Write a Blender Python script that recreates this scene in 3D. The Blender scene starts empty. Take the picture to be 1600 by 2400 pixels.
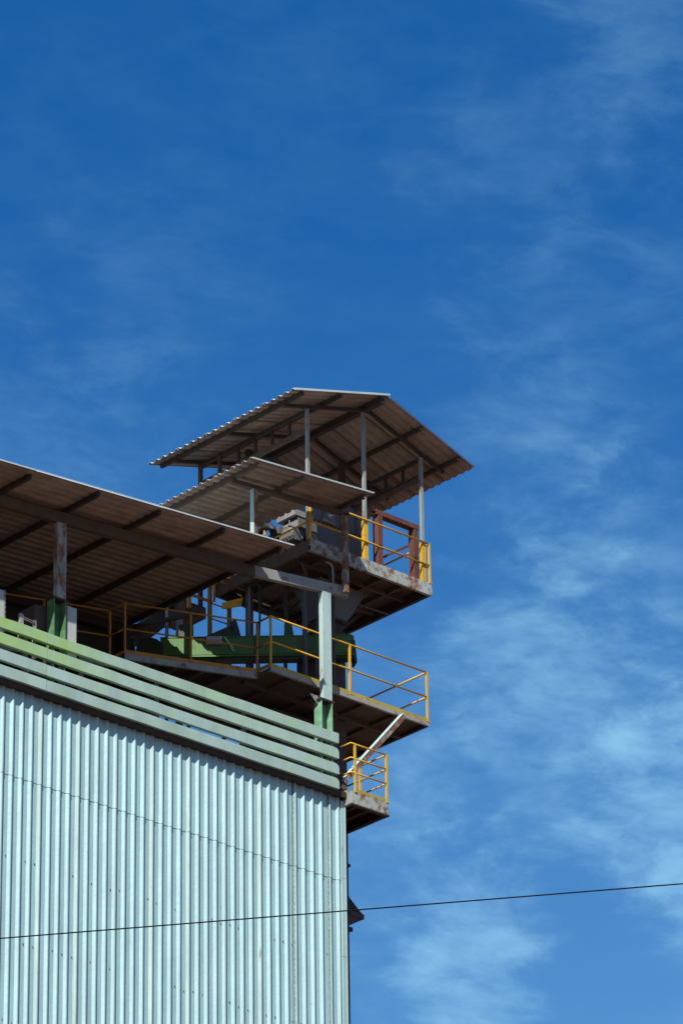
import bpy, math, random
from mathutils import Vector, Matrix
random.seed(7)
S = bpy.context.scene
COL = S.collection

# ------------------------------------------------------------------ camera
cam_d = bpy.data.cameras.new('camera')
cam = bpy.data.objects.new('camera', cam_d); COL.objects.link(cam)
cam_d.sensor_fit = 'VERTICAL'; cam_d.sensor_height = 36.0; cam_d.lens = 165.0
cam_d.clip_start = 0.5; cam_d.clip_end = 12000
CP = Vector((-55.217, -60.068, 1.6))
PITCH, YAW, ROLL = math.radians(25.867), math.radians(42.622), math.radians(-0.7967)
_fh = Vector((math.sin(YAW), math.cos(YAW), 0)); _rt = Vector((math.cos(YAW), -math.sin(YAW), 0))
_fw = _fh*math.cos(PITCH) + Vector((0, 0, 1))*math.sin(PITCH)
_up = Vector((0, 0, 1))*math.cos(PITCH) - _fh*math.sin(PITCH)
_r = _rt*math.cos(ROLL) + _up*math.sin(ROLL); _u = _up*math.cos(ROLL) - _rt*math.sin(ROLL)
M = Matrix((( _r.x, _u.x, -_fw.x), (_r.y, _u.y, -_fw.y), (_r.z, _u.z, -_fw.z))).to_4x4()
M.translation = CP
cam.matrix_world = M
S.camera = cam

# ------------------------------------------------------------------ light
TOSUN = Vector((-1.70, -1.0, 2.08)).normalized()
SUN_EL = math.asin(TOSUN.z); SUN_ROT = math.atan2(TOSUN.x, TOSUN.y)
sun_d = bpy.data.lights.new('sun', 'SUN'); sun_d.energy = 5.0; sun_d.angle = math.radians(0.5)
sun_d.color = (1.0, 0.965, 0.90)
sun = bpy.data.objects.new('sun', sun_d); COL.objects.link(sun)
sun.rotation_euler = (-TOSUN).to_track_quat('-Z', 'Y').to_euler()
sun.location = (-40, -40, 80)

W = bpy.data.worlds.new('World'); S.world = W; W.use_nodes = True
nt = W.node_tree; nt.nodes.clear(); N = nt.nodes; L = nt.links
def wn(t, **k):
    n = N.new(t)
    for a, b in k.items(): setattr(n, a, b)
    return n
def wmath(op, a, b=None, c=None, clamp=False):
    n = wn('ShaderNodeMath', operation=op); n.use_clamp = clamp
    for i, v in enumerate((a, b, c)):
        if v is None: continue
        if isinstance(v, (int, float)): n.inputs[i].default_value = v
        else: L.new(v, n.inputs[i])
    return n.outputs[0]
sky = wn('ShaderNodeTexSky', sky_type='NISHITA'); sky.sun_disc = False
sky.sun_elevation = SUN_EL; sky.sun_rotation = SUN_ROT
sky.altitude = 0; sky.air_density = 1.0; sky.dust_density = 0.4; sky.ozone_density = 3.0
hsv = wn('ShaderNodeHueSaturation'); hsv.inputs['Saturation'].default_value = 1.40; hsv.inputs['Value'].default_value = 1.0
hsv.inputs['Hue'].default_value = 0.508
L.new(sky.outputs[0], hsv.inputs['Color'])
tc = wn('ShaderNodeTexCoord')
gen = tc.outputs['Generated']
def noise(scale, detail, rough, off, dist=0.0, stretch=(1, 1, 1)):
    mp = wn('ShaderNodeMapping'); mp.inputs['Location'].default_value = off; mp.inputs['Scale'].default_value = stretch
    mp.inputs['Rotation'].default_value = (0.35, 0.5, -0.74)
    L.new(gen, mp.inputs['Vector'])
    n = wn('ShaderNodeTexNoise'); n.inputs['Scale'].default_value = scale; n.inputs['Detail'].default_value = detail
    n.inputs['Roughness'].default_value = rough; n.inputs['Distortion'].default_value = dist
    L.new(mp.outputs[0], n.inputs['Vector'])
    return n.outputs['Fac']
n_big = noise(17, 5, 0.55, (0.31, 1.7, 0.4), 0.3, (1, 1, 1.7))
n_fine = noise(60, 9, 0.60, (2.1, 0.2, 0.9), 0.25, (0.65, 1, 2.1))
n_warp = noise(38, 7, 0.62, (5.0, 3.0, 1.0), 0.3, (0.75, 1, 1.7))
# separate banks of thin cirrus, each a patch of the sky (direction, angular radius, density)
banks = [((0.649, 0.642, 0.407), .019, .75), ((0.654, 0.668, 0.355), .016, 1.25), ((0.679, 0.632, 0.374), .020, 1.6),
         ((0.656, 0.671, 0.345), .013, .70), ((0.657, 0.621, 0.427), .022, .45), ((0.652, 0.650, 0.390), .026, .30),
         ((0.613, 0.609, 0.503), .024, .18), ((0.565, 0.671, 0.481), .028, .09), ((0.566, 0.692, 0.449), .020, .14),
         ((0.635, 0.630, 0.448), .018, .30), ((0.638, 0.613, 0.466), .030, .20), ((0.634, 0.679, 0.370), .018, .28),
         ((0.661, 0.638, 0.395), .030, .32), ((0.627, 0.576, 0.525), .025, .30), ((0.626, 0.672, 0.397), .025, .25),
         ((0.545, 0.708, 0.452), .032, .22), ((0.60, 0.72, 0.35), .05, .4), ((0.72, 0.60, 0.35), .05, .8), ((0.74, 0.53, 0.41), .05, .6), ((0.50, 0.80, 0.33), .05, .5),
         ((0.45, 0.72, 0.53), .05, .3), ((0.70, 0.50, 0.52), .05, .4)]
acc = None
for c, rad, dens in banks:
    v = wn('ShaderNodeVectorMath', operation='DISTANCE'); L.new(gen, v.inputs[0]); v.inputs[1].default_value = Vector(c).normalized()
    wob = wmath('MULTIPLY_ADD', n_warp, 3.4, -1.7)
    d = wmath('MULTIPLY_ADD', v.outputs['Value'], 1.0/rad, wob)
    m = wn('ShaderNodeMapRange', interpolation_type='SMOOTHERSTEP'); m.inputs['From Min'].default_value = 1.55; m.inputs['From Max'].default_value = 0.0
    L.new(d, m.inputs['Value'])
    w = wmath('MULTIPLY', m.outputs[0], dens)
    acc = w if acc is None else wmath('ADD', acc, w)
thin = wmath('MULTIPLY_ADD', n_big, 1.6, -0.62, clamp=True)
fine = wmath('MULTIPLY_ADD', n_fine, 3.4, -1.25, clamp=True)
dens = wmath('ADD', wmath('MULTIPLY', acc, wmath('MULTIPLY_ADD', fine, 0.75, 0.25)), wmath('MULTIPLY', wmath('MULTIPLY', thin, fine), 0.20))
dens = wmath('MULTIPLY', dens, 0.62)
dens = wmath('MULTIPLY', wmath('SUBTRACT', 1.0, wmath('EXPONENT', wmath('MULTIPLY', dens, -1.0))), 0.95)
mix = wn('ShaderNodeMix', data_type='RGBA'); L.new(dens, mix.inputs['Factor'])
CLOUD = mix.inputs['B']; CLOUD.default_value = (2.5, 5.2, 7.4, 1)
sepd = wn('ShaderNodeSeparateXYZ'); L.new(gen, sepd.inputs[0])
hz = wn('ShaderNodeMapRange', interpolation_type='SMOOTHSTEP'); hz.inputs['From Min'].default_value = 0.50; hz.inputs['From Max'].default_value = 0.18
hz.inputs['To Max'].default_value = 0.56
L.new(sepd.outputs['Z'], hz.inputs['Value'])
hmix = wn('ShaderNodeMix', data_type='RGBA'); L.new(hz.outputs[0], hmix.inputs['Factor'])
L.new(hsv.outputs[0], hmix.inputs['A']); hmix.inputs['B'].default_value = (1.5, 3.6, 6.0, 1)
L.new(hmix.outputs['Result'], mix.inputs['A'])
bg = wn('ShaderNodeBackground'); bg.inputs['Strength'].default_value = 0.071
L.new(mix.outputs['Result'], bg.inputs['Color'])
wo = wn('ShaderNodeOutputWorld'); L.new(bg.outputs[0], wo.inputs['Surface'])

S.view_settings.view_transform = 'Standard'; S.view_settings.look = 'None'
S.view_settings.gamma = 1.0; S.view_settings.use_curve_mapping = False
S.view_settings.exposure = 0.80

# ------------------------------------------------------------------ materials
def mat_steel(name, base, rough=0.55, metal=0.0, rust=0.0, rust_col=(0.13, 0.05, 0.022), rust_scale=5.0, streak=1.0,
              stain=0.0, stain_col=(0.2, 0.4, 0.1), stain_scale=1.5, var=0.12, bump=0.15, grime=0.0, stain_x=None, spec=0.4, top_dirt_shade=None, k=0.68, panel=0.25):
    base = tuple(c*k for c in base); rust_col = tuple(c*k for c in rust_col); stain_col = tuple(c*k for c in stain_col)
    m = bpy.data.materials.new(name); m.use_nodes = True
    t = m.node_tree; t.nodes.clear(); nn = t.nodes; ll = t.links
    def mk(ty, **k):
        n = nn.new(ty)
        for a, b in k.items(): setattr(n, a, b)
        return n
    def mth(op, a, b=None, c=None, clamp=False):
        n = mk('ShaderNodeMath', operation=op); n.use_clamp = clamp
        for i, v in enumerate((a, b, c)):
            if v is None: continue
            if isinstance(v, (int, float)): n.inputs[i].default_value = v
            else: ll.new(v, n.inputs[i])
        return n.outputs[0]
    out = mk('ShaderNodeOutputMaterial'); bs = mk('ShaderNodeBsdfPrincipled')
    ll.new(bs.outputs[0], out.inputs['Surface'])
    co = mk('ShaderNodeTexCoord'); oi = mk('ShaderNodeObjectInfo')
    off = mk('ShaderNodeVectorMath', operation='MULTIPLY_ADD')
    ll.new(oi.outputs['Random'], off.inputs[0]); off.inputs[1].default_value = (37.0, 11.0, 23.0); ll.new(co.outputs['Object'], off.inputs[2])
    P = off.outputs[0]
    def nz(scale, detail=4, rough_=0.6, sc=(1, 1, 1)):
        mp = mk('ShaderNodeMapping'); mp.inputs['Scale'].default_value = sc; ll.new(P, mp.inputs['Vector'])
        n = mk('ShaderNodeTexNoise'); n.inputs['Scale'].default_value = scale; n.inputs['Detail'].default_value = detail
        n.inputs['Roughness'].default_value = rough_; ll.new(mp.outputs[0], n.inputs['Vector']); return n.outputs['Fac']
    def mixc(f, a, b):
        n = mk('ShaderNodeMix', data_type='RGBA')
        if isinstance(f, float): n.inputs['Factor'].default_value = f
        else: ll.new(f, n.inputs['Factor'])
        for s, v in (('A', a), ('B', b)):
            if isinstance(v, tuple): n.inputs[s].default_value = (*v, 1)
            else: ll.new(v, n.inputs[s])
        return n.outputs['Result']
    lo = tuple(c*(1-var) for c in base); hi = tuple(min(1, c*(1+var)) for c in base)
    f0 = mth('MULTIPLY_ADD', nz(3.0, 5, 0.65, (1, 1, 0.35)), 2.4, -0.7, clamp=True)
    c = mixc(f0, lo, hi)
    f00 = mth('MULTIPLY_ADD', oi.outputs['Random'], panel, 0.0)
    c = mixc(f00, c, tuple(x*0.72 for x in base))
    if stain > 0:
        f = mth('MULTIPLY_ADD', nz(stain_scale, 5, 0.6, (1, 1, 1.6)), 3.2, -2.05 + stain*1.5, clamp=True)
        if stain_x is not None:
            sx = mk('ShaderNodeSeparateXYZ'); ll.new(co.outputs['Object'], sx.inputs[0])
            gr = mk('ShaderNodeMapRange'); gr.inputs['From Min'].default_value = stain_x[0]; gr.inputs['From Max'].default_value = stain_x[1]
            ll.new(sx.outputs['X'], gr.inputs['Value'])
            f = mth('ADD', mth('MULTIPLY', f, 0.55), mth('MULTIPLY', gr.outputs[0], mth('MULTIPLY_ADD', f, 0.4, 0.8)), clamp=True)
        c = mixc(mth('MULTIPLY', f, 0.85), c, stain_col)
    if grime > 0:
        f = mth('MULTIPLY_ADD', nz(2.0, 6, 0.7, (1, 1, 0.2)), 2.5, -1.0, clamp=True)
        c = mixc(mth('MULTIPLY', f, grime), c, (0.055, 0.042, 0.034))
    if top_dirt_shade is not None:     # brown dirt below the eave, strengthened to paint the shadow zone darker
        sz = mk('ShaderNodeSeparateXYZ'); ll.new(co.outputs['Object'], sz.inputs[0])
        gz = mk('ShaderNodeMapRange'); gz.inputs['From Min'].default_value = top_dirt_shade[0]; gz.inputs['From Max'].default_value = top_dirt_shade[1]
        ll.new(sz.outputs['Z'], gz.inputs['Value'])
        f = mth('MULTIPLY_ADD', nz(7, 5, 0.7, (1, 1, 0.3)), 1.6, -1.15)
        f = mth('ADD', f, mth('MULTIPLY', gz.outputs[0], 1.1), clamp=True)
        c = mixc(mth('MULTIPLY', mth('MULTIPLY', f, gz.outputs[0]), 0.8), c, (0.10, 0.065, 0.045))
    rough_s = rough
    if rust > 0:
        f = mth('MULTIPLY_ADD', nz(rust_scale, 7, 0.68, (1, 1, 1.0/streak)), 7.0, -4.9 + rust*3.6, clamp=True)
        rc = mixc(nz(22, 4), rust_col, tuple(x*1.9 for x in rust_col))
        c = mixc(f, c, rc)
        rough_s = mth('MULTIPLY_ADD', f, 0.9-rough, rough)
    ll.new(c, bs.inputs['Base Color'])
    if isinstance(rough_s, float): bs.inputs['Roughness'].default_value = rough_s
    else: ll.new(rough_s, bs.inputs['Roughness'])
    bs.inputs['Metallic'].default_value = metal
    bs.inputs['Specular IOR Level'].default_value = spec
    if bump > 0:
        b = mk('ShaderNodeBump'); b.inputs['Strength'].default_value = bump; b.inputs['Distance'].default_value = 0.02
        ll.new(nz(9, 5, 0.6), b.inputs['Height']); ll.new(b.outputs[0], bs.inputs['Normal'])
    return m

RUST = (0.105, 0.042, 0.02)
m_wall   = mat_steel('wall_sheet_steel', (0.43, 0.665, 0.68), 0.42, 0.0, rust=0.06, rust_scale=7, var=0.10, grime=0.18, bump=0.22, top_dirt_shade=(34.86, 35.16))
m_wall_w = mat_steel('wall_sheet_weathered', (0.43, 0.62, 0.60), 0.6, 0.0, rust=0.16, rust_scale=6, streak=5, var=0.14, grime=0.18, bump=0.2, top_dirt_shade=(34.86, 35.16))
m_core   = mat_steel('dark_core', (0.05, 0.04, 0.035), 0.9)
m_slat   = mat_steel('pale_green_paint', (0.43, 0.60, 0.545), 0.6, stain=0.28, stain_col=(0.36, 0.58, 0.18), stain_scale=2.0, var=0.10, grime=0.28, bump=0.08)
m_slat_g = mat_steel('mossy_green_paint', (0.43, 0.60, 0.51), 0.6, stain=0.36, stain_col=(0.36, 0.60, 0.14), stain_scale=1.7, var=0.10, grime=0.24, stain_x=(-1.6, -4.0), bump=0.08)
m_roof   = mat_steel('dusty_roof_sheet', (0.38, 0.275, 0.225), 0.65, 0.0, rust=0.22, rust_scale=3, var=0.25, grime=0.6, bump=0.05, panel=0.75)
m_galv   = mat_steel('galvanised_sheet', (0.55, 0.66, 0.67), 0.45, var=0.1, grime=0.2, rust=0.1, bump=0)
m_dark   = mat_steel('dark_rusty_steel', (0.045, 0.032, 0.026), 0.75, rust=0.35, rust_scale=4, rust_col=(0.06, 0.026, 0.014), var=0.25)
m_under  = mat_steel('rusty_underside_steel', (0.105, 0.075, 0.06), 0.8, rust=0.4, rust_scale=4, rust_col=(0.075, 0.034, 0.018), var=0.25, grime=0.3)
m_grey   = mat_steel('weathered_grey_paint', (0.35, 0.36, 0.34), 0.7, rust=0.33, rust_scale=5, rust_col=RUST, var=0.12, grime=0.3)
m_pale   = mat_steel('pale_column_paint', (0.47, 0.64, 0.60), 0.6, rust=0.20, rust_scale=7, rust_col=(0.19, 0.10, 0.06), streak=2.5, var=0.08, grime=0.2)
m_pale_r = mat_steel('rust_streaked_column_paint', (0.42, 0.45, 0.43), 0.65, rust=0.52, rust_scale=5, rust_col=(0.15, 0.07, 0.035), streak=2.0, var=0.12, grime=0.2)
m_lrust  = mat_steel('flaking_pale_paint', (0.43, 0.48, 0.43), 0.65, rust=0.48, rust_scale=6, rust_col=(0.13, 0.05, 0.025), streak=1.6, var=0.1, grime=0.25)
m_brust  = mat_steel('rust_flaked_brace_paint', (0.34, 0.33, 0.29), 0.7, rust=0.62, rust_scale=6, rust_col=(0.13, 0.052, 0.025), streak=1.2, var=0.15, grime=0.3)
m_post   = mat_steel('weathered_post_paint', (0.31, 0.35, 0.33), 0.7, rust=0.30, rust_scale=7, rust_col=(0.14, 0.07, 0.04), streak=3, var=0.12, grime=0.4)
m_yel    = mat_steel('yellow_paint', (0.72, 0.40, 0.012), 0.5, rust=0.20, rust_scale=9, rust_col=(0.17, 0.07, 0.025), var=0.10, bump=0.05)
m_ora    = mat_steel('orange_yellow_paint', (0.50, 0.215, 0.018), 0.55, rust=0.28, rust_scale=8, rust_col=(0.12, 0.045, 0.02), var=0.15, bump=0.05)
m_ydirt  = mat_steel('dirty_yellow_kick_plate', (0.46, 0.36, 0.055), 0.65, rust=0.30, rust_scale=6, rust_col=(0.16, 0.10, 0.05), var=0.15, grime=0.2)
m_green  = mat_steel('conveyor_green_paint', (0.075, 0.21, 0.04), 0.6, rust=0.12, rust_scale=3, stain=0.3, stain_col=(0.10, 0.12, 0.02), var=0.2, grime=0.35)
m_dgreen = mat_steel('dark_green_paint', (0.028, 0.05, 0.024), 0.6, var=0.2, grime=0.4)
m_stub_shade   = mat_steel('shaded_mossy_green_steel', (0.08, 0.22, 0.085), 0.6, stain=0.35, stain_col=(0.24, 0.46, 0.26), stain_scale=3, var=0.2, grime=0.25, rust=0.12)  # dark copy of the stub green, canopy shade put into the colour
m_stub_lit = mat_steel('sunlit_green_steel', (0.17, 0.37, 0.21), 0.6, stain=0.5, stain_col=(0.33, 0.56, 0.40), stain_scale=3, var=0.15, grime=0.18, rust=0.12)  # brighter copy of the stub green, sunlight put into the colour
m_red    = mat_steel('red_brown_primer', (0.17, 0.048, 0.028), 0.8, rust=0.45, rust_scale=9, rust_col=(0.07, 0.024, 0.016), var=0.3, streak=5, grime=0.5)
m_mach   = mat_steel('grey_machine_paint', (0.135, 0.13, 0.13), 0.55, rust=0.18, rust_scale=5, rust_col=(0.09, 0.05, 0.035), var=0.2, grime=0.35)
m_mlight = mat_steel('light_machine_paint', (0.27, 0.25, 0.225), 0.5, rust=0.2, rust_scale=6, var=0.15, grime=0.35)
m_black  = mat_steel('black_rubber', (0.018, 0.016, 0.016), 0.6)
m_white  = mat_steel('white_sign_board', (0.62, 0.62, 0.62), 0.5, var=0.05)
m_ink    = mat_steel('sign_lettering', (0.02, 0.02, 0.03), 0.6, var=0)
m_blue   = mat_steel('sign_blue_stripe', (0.17, 0.24, 0.33), 0.6, var=0)
m_lime   = mat_steel('light_green_strap', (0.35, 0.75, 0.38), 0.6, var=0.1)
m_cable  = mat_steel('black_cable', (0.012, 0.009, 0.010), 0.95, var=0, bump=0, spec=0.05)
m_casing = mat_steel('casing_brown_steel', (0.10, 0.065, 0.055), 0.75, rust=0.3, rust_scale=3, rust_col=(0.08, 0.04, 0.03), var=0.2, grime=0.3)
m_cab    = mat_steel('cabinet_grey_paint', (0.50, 0.54, 0.50), 0.5, var=0.06, grime=0.12, rust=0.08)
m_ground = mat_steel('dry_ground', (0.20, 0.135, 0.10), 0.95, var=0.2, bump=0)

# ------------------------------------------------------------------ mesh helpers
class MB:
    def __init__(s): s.v = []; s.f = []; s.mi = []
    def add(s, vs, fs, mi=0):
        b = len(s.v); s.v += [tuple(v) for v in vs]
        for f in fs: s.f.append(tuple(b+i for i in f)); s.mi.append(mi)
        return s
    def box(s, x0, x1, y0, y1, z0, z1, mi=0):
        vs = [(x, y, z) for x in (x0, x1) for y in (y0, y1) for z in (z0, z1)]
        return s.add(vs, [(0, 1, 3, 2), (4, 6, 7, 5), (0, 4, 5, 1), (2, 3, 7, 6), (0, 2, 6, 4), (1, 5, 7, 3)], mi)
    def beam(s, a, b, w, h, up=(0, 0, 1), mi=0):
        """bar from a to b; w wide across, h high along up"""
        a = Vector(a); b = Vector(b); d = (b-a).normalized(); up = Vector(up)
        if abs(d.dot(up)) > 0.98: up = Vector((0, 1, 0))
        x = d.cross(up).normalized(); y = x.cross(d).normalized()
        vs = []
        for p in (a, b):
            for i, j in ((-1, -1), (1, -1), (1, 1), (-1, 1)): vs.append(p + x*(i*w/2) + y*(j*h/2))
        return s.add(vs, [(3, 2, 1, 0), (4, 5, 6, 7), (0, 1, 5, 4), (1, 2, 6, 5), (2, 3, 7, 6), (3, 0, 4, 7)], mi)
    def channel(s, a, b, w, h, t=0.012, up=(0, 0, 1), side=1):
        """C section: web h high, flanges w wide towards side"""
        a = Vector(a); b = Vector(b); d = (b-a).normalized(); up = Vector(up)
        x = d.cross(up).normalized(); y = x.cross(d).normalized()
        s.beam(a - x*side*(w/2-t/2), b - x*side*(w/2-t/2), t, h, up)
        s.beam(a + y*(h/2-t/2) + x*side*t/2, b + y*(h/2-t/2) + x*side*t/2, w-t-.001, t-.001, up)
        s.beam(a - y*(h/2-t/2) + x*side*t/2, b - y*(h/2-t/2) + x*side*t/2, w-t-.001, t-.001, up)
        return s
    def tube(s, pts, r, n=8, caps=True):
        pts = [Vector(p) for p in pts]; rings = []
        ref = None
        for i, p in enumerate(pts):
            d = (pts[min(i+1, len(pts)-1)] - pts[max(i-1, 0)]).normalized()
            if ref is None: ref = Vector((0, 0, 1)) if abs(d.z) < 0.9 else Vector((1, 0, 0))
            x = d.cross(ref).normalized(); y = x.cross(d).normalized()
            rr = r[i] if isinstance(r, (list, tuple)) else r
            rings.append([p + (x*math.cos(2*math.pi*k/n) + y*math.sin(2*math.pi*k/n))*rr for k in range(n)])
        vs = [v for R in rings for v in R]; fs = []
        for i in range(len(pts)-1):
            for k in range(n):
                fs.append((i*n+k, i*n+(k+1) % n, (i+1)*n+(k+1) % n, (i+1)*n+k))
        if caps: fs += [tuple(range(n-1, -1, -1)), tuple((len(pts)-1)*n+k for k in range(n))]
        return s.add(vs, fs)
    def prism(s, poly, o, e1, e2, ext):
        """polygon (list of 2D) in plane o+e1*u+e2*v extruded by vector ext"""
        o = Vector(o); e1 = Vector(e1); e2 = Vector(e2); ext = Vector(ext); n = len(poly)
        A = [o+e1*u+e2*v for u, v in poly]; B = [p+ext for p in A]
        fs = [tuple(range(n-1, -1, -1)), tuple(range(n, 2*n))] + [(i, (i+1) % n, n+(i+1) % n, n+i) for i in range(n)]
        return s.add(A+B, fs)
    def hull8(s, lo, hi):
        """two quads (4 points each, same order) joined into a solid"""
        return s.add(list(lo)+list(hi), [(3, 2, 1, 0), (4, 5, 6, 7), (0, 1, 5, 4), (1, 2, 6, 5), (2, 3, 7, 6), (3, 0, 4, 7)])
    def mesh(s, name, mats, org=(0, 0, 0), smooth=False):
        me = bpy.data.meshes.new(name); o = Vector(org)
        me.from_pydata([tuple(Vector(v)-o) for v in s.v], [], s.f)
        for m in (mats if isinstance(mats, (list, tuple)) else [mats]): me.materials.append(m)
        me.polygons.foreach_set('material_index', s.mi)
        if smooth: me.polygons.foreach_set('use_smooth', [True]*len(s.f))
        import bmesh
        bm = bmesh.new(); bm.from_mesh(me); bmesh.ops.recalc_face_normals(bm, faces=bm.faces); bm.to_mesh(me); bm.free()
        me.update()
        return me

def thing(name, label, cat, loc, group=None):
    o = bpy.data.objects.new(name, None); COL.objects.link(o); o.location = loc; o.empty_display_size = 0.2
    o['label'] = label; o['category'] = cat
    if group: o['group'] = group
    return o
ORG = {}
def origin(o):
    p = Vector((0, 0, 0))
    while o: p = p + Vector(o.location); o = o.parent
    return p
def part(name, parent, mb, mats, label=None, kind=None, smooth=False):
    """mb in world coordinates; becomes a child mesh of parent"""
    me = mb.mesh(name, mats, origin(parent), smooth)
    o = bpy.data.objects.new(name, me); COL.objects.link(o); o.parent = parent
    if label: o['label'] = label
    if kind: o['kind'] = kind
    return o
def copy_part(src, parent, delta):
    o = src.copy(); COL.objects.link(o); o.parent = parent; o.location = Vector(src.location) + Vector(delta); return o
def single(name, label, cat, mb, mats, loc, group=None, smooth=False):
    me = mb.mesh(name, mats, loc, smooth)
    o = bpy.data.objects.new(name, me); COL.objects.link(o); o.location = loc
    o['label'] = label; o['category'] = cat
    if group: o['group'] = group
    return o

def rib_profile(v0, v1, pitch, valley, facet, crest, h, start=0.0):
    """list of (v, height) from v0 to v1, ribs of trapezoid section; rib begins at v0+start"""
    pts = []; v = v0 - 2*pitch + start
    marks = []
    while v < v1 + pitch:
        marks += [(v, 0), (v+facet, h), (v+facet+crest, h), (v+2*facet+crest, 0)]; v += pitch
    def hgt(x):
        for (a, ha), (b, hb) in zip(marks, marks[1:]):
            if a <= x <= b: return ha if b == a else ha + (hb-ha)*(x-a)/(b-a)
        return 0
    pts.append((v0, hgt(v0)))
    pts += [p for p in marks if v0+1e-4 < p[0] < v1-1e-4]
    pts.append((v1, hgt(v1)))
    return pts
def sheet(prof, o, ev, eh, eu, length, thick=0.006, mb=None, nseg=1, wob=0.0, two=False):
    """profiled sheet: profile along ev with height eh, run out along eu*length, given a small thickness"""
    mb = mb or MB(); o = Vector(o); ev = Vector(ev); eh = Vector(eh); eu = Vector(eu); n = len(prof)
    rows = []
    for k in range(nseg+1):
        u = eu*(length*k/nseg)
        w = wob*math.sin(k*1.7) if 0 < k < nseg else 0
        rows.append([o+ev*v+eh*(h+w)+u for v, h in prof])
    m = n*(nseg+1); mis = []
    top = [p for r in rows for p in r]; bot = [p-eh*thick for p in top]
    fs = []
    for k in range(nseg):
        for i in range(n-1):
            a = k*n+i
            fs.append((a, a+1, a+n+1, a+n)); mis.append(1); fs.append((m+a, m+a+n, m+a+n+1, m+a+1)); mis.append(0)
    for i in range(n-1):
        fs.append((i, m+i, m+i+1, i+1)); b = nseg*n+i; fs.append((b, b+1, m+b+1, m+b))
    for k in range(nseg):
        a = k*n; fs.append((a, a+n, m+a+n, m+a)); b = k*n+n-1; fs.append((b, m+b, m+b+n, b+n))
    hm = max(h for v, h in prof)
    for i in range(n-1):
        k_ = 1 if (prof[i][1] > .6*hm and prof[i+1][1] > .6*hm) else 0  # pale slot on crest ends paints the sunlit rib tips
        mis += [k_, k_]
    mis += [0]*(len(fs)-len(mis))
    b0 = len(mb.mi); mb.add(top+bot, fs)
    if two: mb.mi[b0:] = mis
    return mb

# ------------------------------------------------------------------ ground
gm = MB(); gm.add([(-5000, -5000, 0), (5000, -5000, 0), (5000, 5000, 0), (-5000, 5000, 0)], [(0, 1, 2, 3)])
g = bpy.data.objects.new('ground', gm.mesh('ground', m_ground)); COL.objects.link(g); g['kind'] = 'structure'

# ------------------------------------------------------------------ warehouse (corrugated wall)
ware = thing('warehouse', 'tall building clad in pale blue corrugated metal sheets', 'building', (-6, 0, 0))
part('wall_core', ware, MB().box(-16.0, -0.012, 0.02, 13.0, 0.0, 35.02), m_core)
PITCH_R, VAL, FAC, CRE, HH = 0.2155, 0.1055, 0.045, 0.020, 0.038
SW = PITCH_R*4
x_edges = [-0.10 - 0.30] 
X0 = -0.43
rows = [(33.50, 35.149, 0.007), (28.55, 33.54, 0.0), (23.6, 28.59, -0.004), (18.6, 23.64, -0.008)]
def wall_piece(xa, xb, z0, z1, yo):
    prof = rib_profile(xa, xb, PITCH_R, VAL, FAC, CRE, HH, start=(X0-PITCH_R - xa) % PITCH_R - 0.0)
    mb = MB(); n = len(prof)
    sheet(prof, (0, -0.004-yo, z0), (1, 0, 0), (0, -1, 0), (0, 0, 1), z1-z0, 0.003, mb)
    return mb
def slot_first_rib(mb, xlim):
    for i, f in enumerate(mb.f):
        cx = sum(mb.v[k][0] for k in f)/len(f)
        if cx < xlim: mb.mi[i] = 1
for ri, (z0, z1, yo) in enumerate(rows):
    base = None
    for k in range(19):
        xa = X0 - SW*(k+1); xb = X0 - SW*k
        if base is None:
            mb = wall_piece(xa-0.012, xb+0.035, z0, z1, yo)
            slot_first_rib(mb, xa + 0.12)
            base = part('wall_sheet', ware, mb, [m_wall, m_wall_w])
        else:
            o = copy_part(base, ware, (-SW*k, 0.0015*((k % 3)-1), random.uniform(-.006, .006)))
    mb = wall_piece(X0, -0.095, z0, z1, yo); slot_first_rib(mb, X0+0.13)
    part('wall_sheet', ware, mb, [m_wall, m_wall_w])
part('lower_wall', ware, sheet(rib_profile(-16.4, -0.09, PITCH_R, VAL, FAC, CRE, HH), (0, 0.008, 0), (1, 0, 0), (0, -1, 0), (0, 0, 1), 18.62, 0.003), m_wall)
for zf in (31.95, 30.45, 28.95):
    mb = MB()
    for k in range(60):
        x = X0 - PITCH_R*k - 0.035 + random.uniform(-.008, .008); zz = zf + random.uniform(-.025, .025)
        if random.random() < 0.35: continue
        r_ = random.uniform(0.005, 0.009)
        mb.box(x-r_, x+r_, -0.016, -0.003, zz-r_*1.3, zz+r_*1.6)
    part('sheet_fasteners', ware, mb, m_under, kind='stuff')
z = 35.10; tr = None
for k in range(12):
    z0 = z-1.55
    part('corner_trim', ware, MB().box(-0.105, 0.0, -0.05-0.002*(k % 2), 0.12, z0+0.006, z), m_wall_w)
    part('corner_flange', ware, MB().box(-0.018, 0.004, -0.062, -0.053, z0+0.004, z-0.002), m_wall)
    z = z0
part('eave_soffit', ware, MB().box(-16.4, 0.05, -0.125, 0.3, 35.150, 35.262), m_dark)
if False: part('rust_strip', ware, MB().box(-16.4, -0.01, -0.05, 0.0, 35.095, 35.149), m_dark)
part('top_slab', ware, MB().box(-16.2, -0.02, 0.31, 13.0, 35.02, 35.16), m_under)

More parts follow.
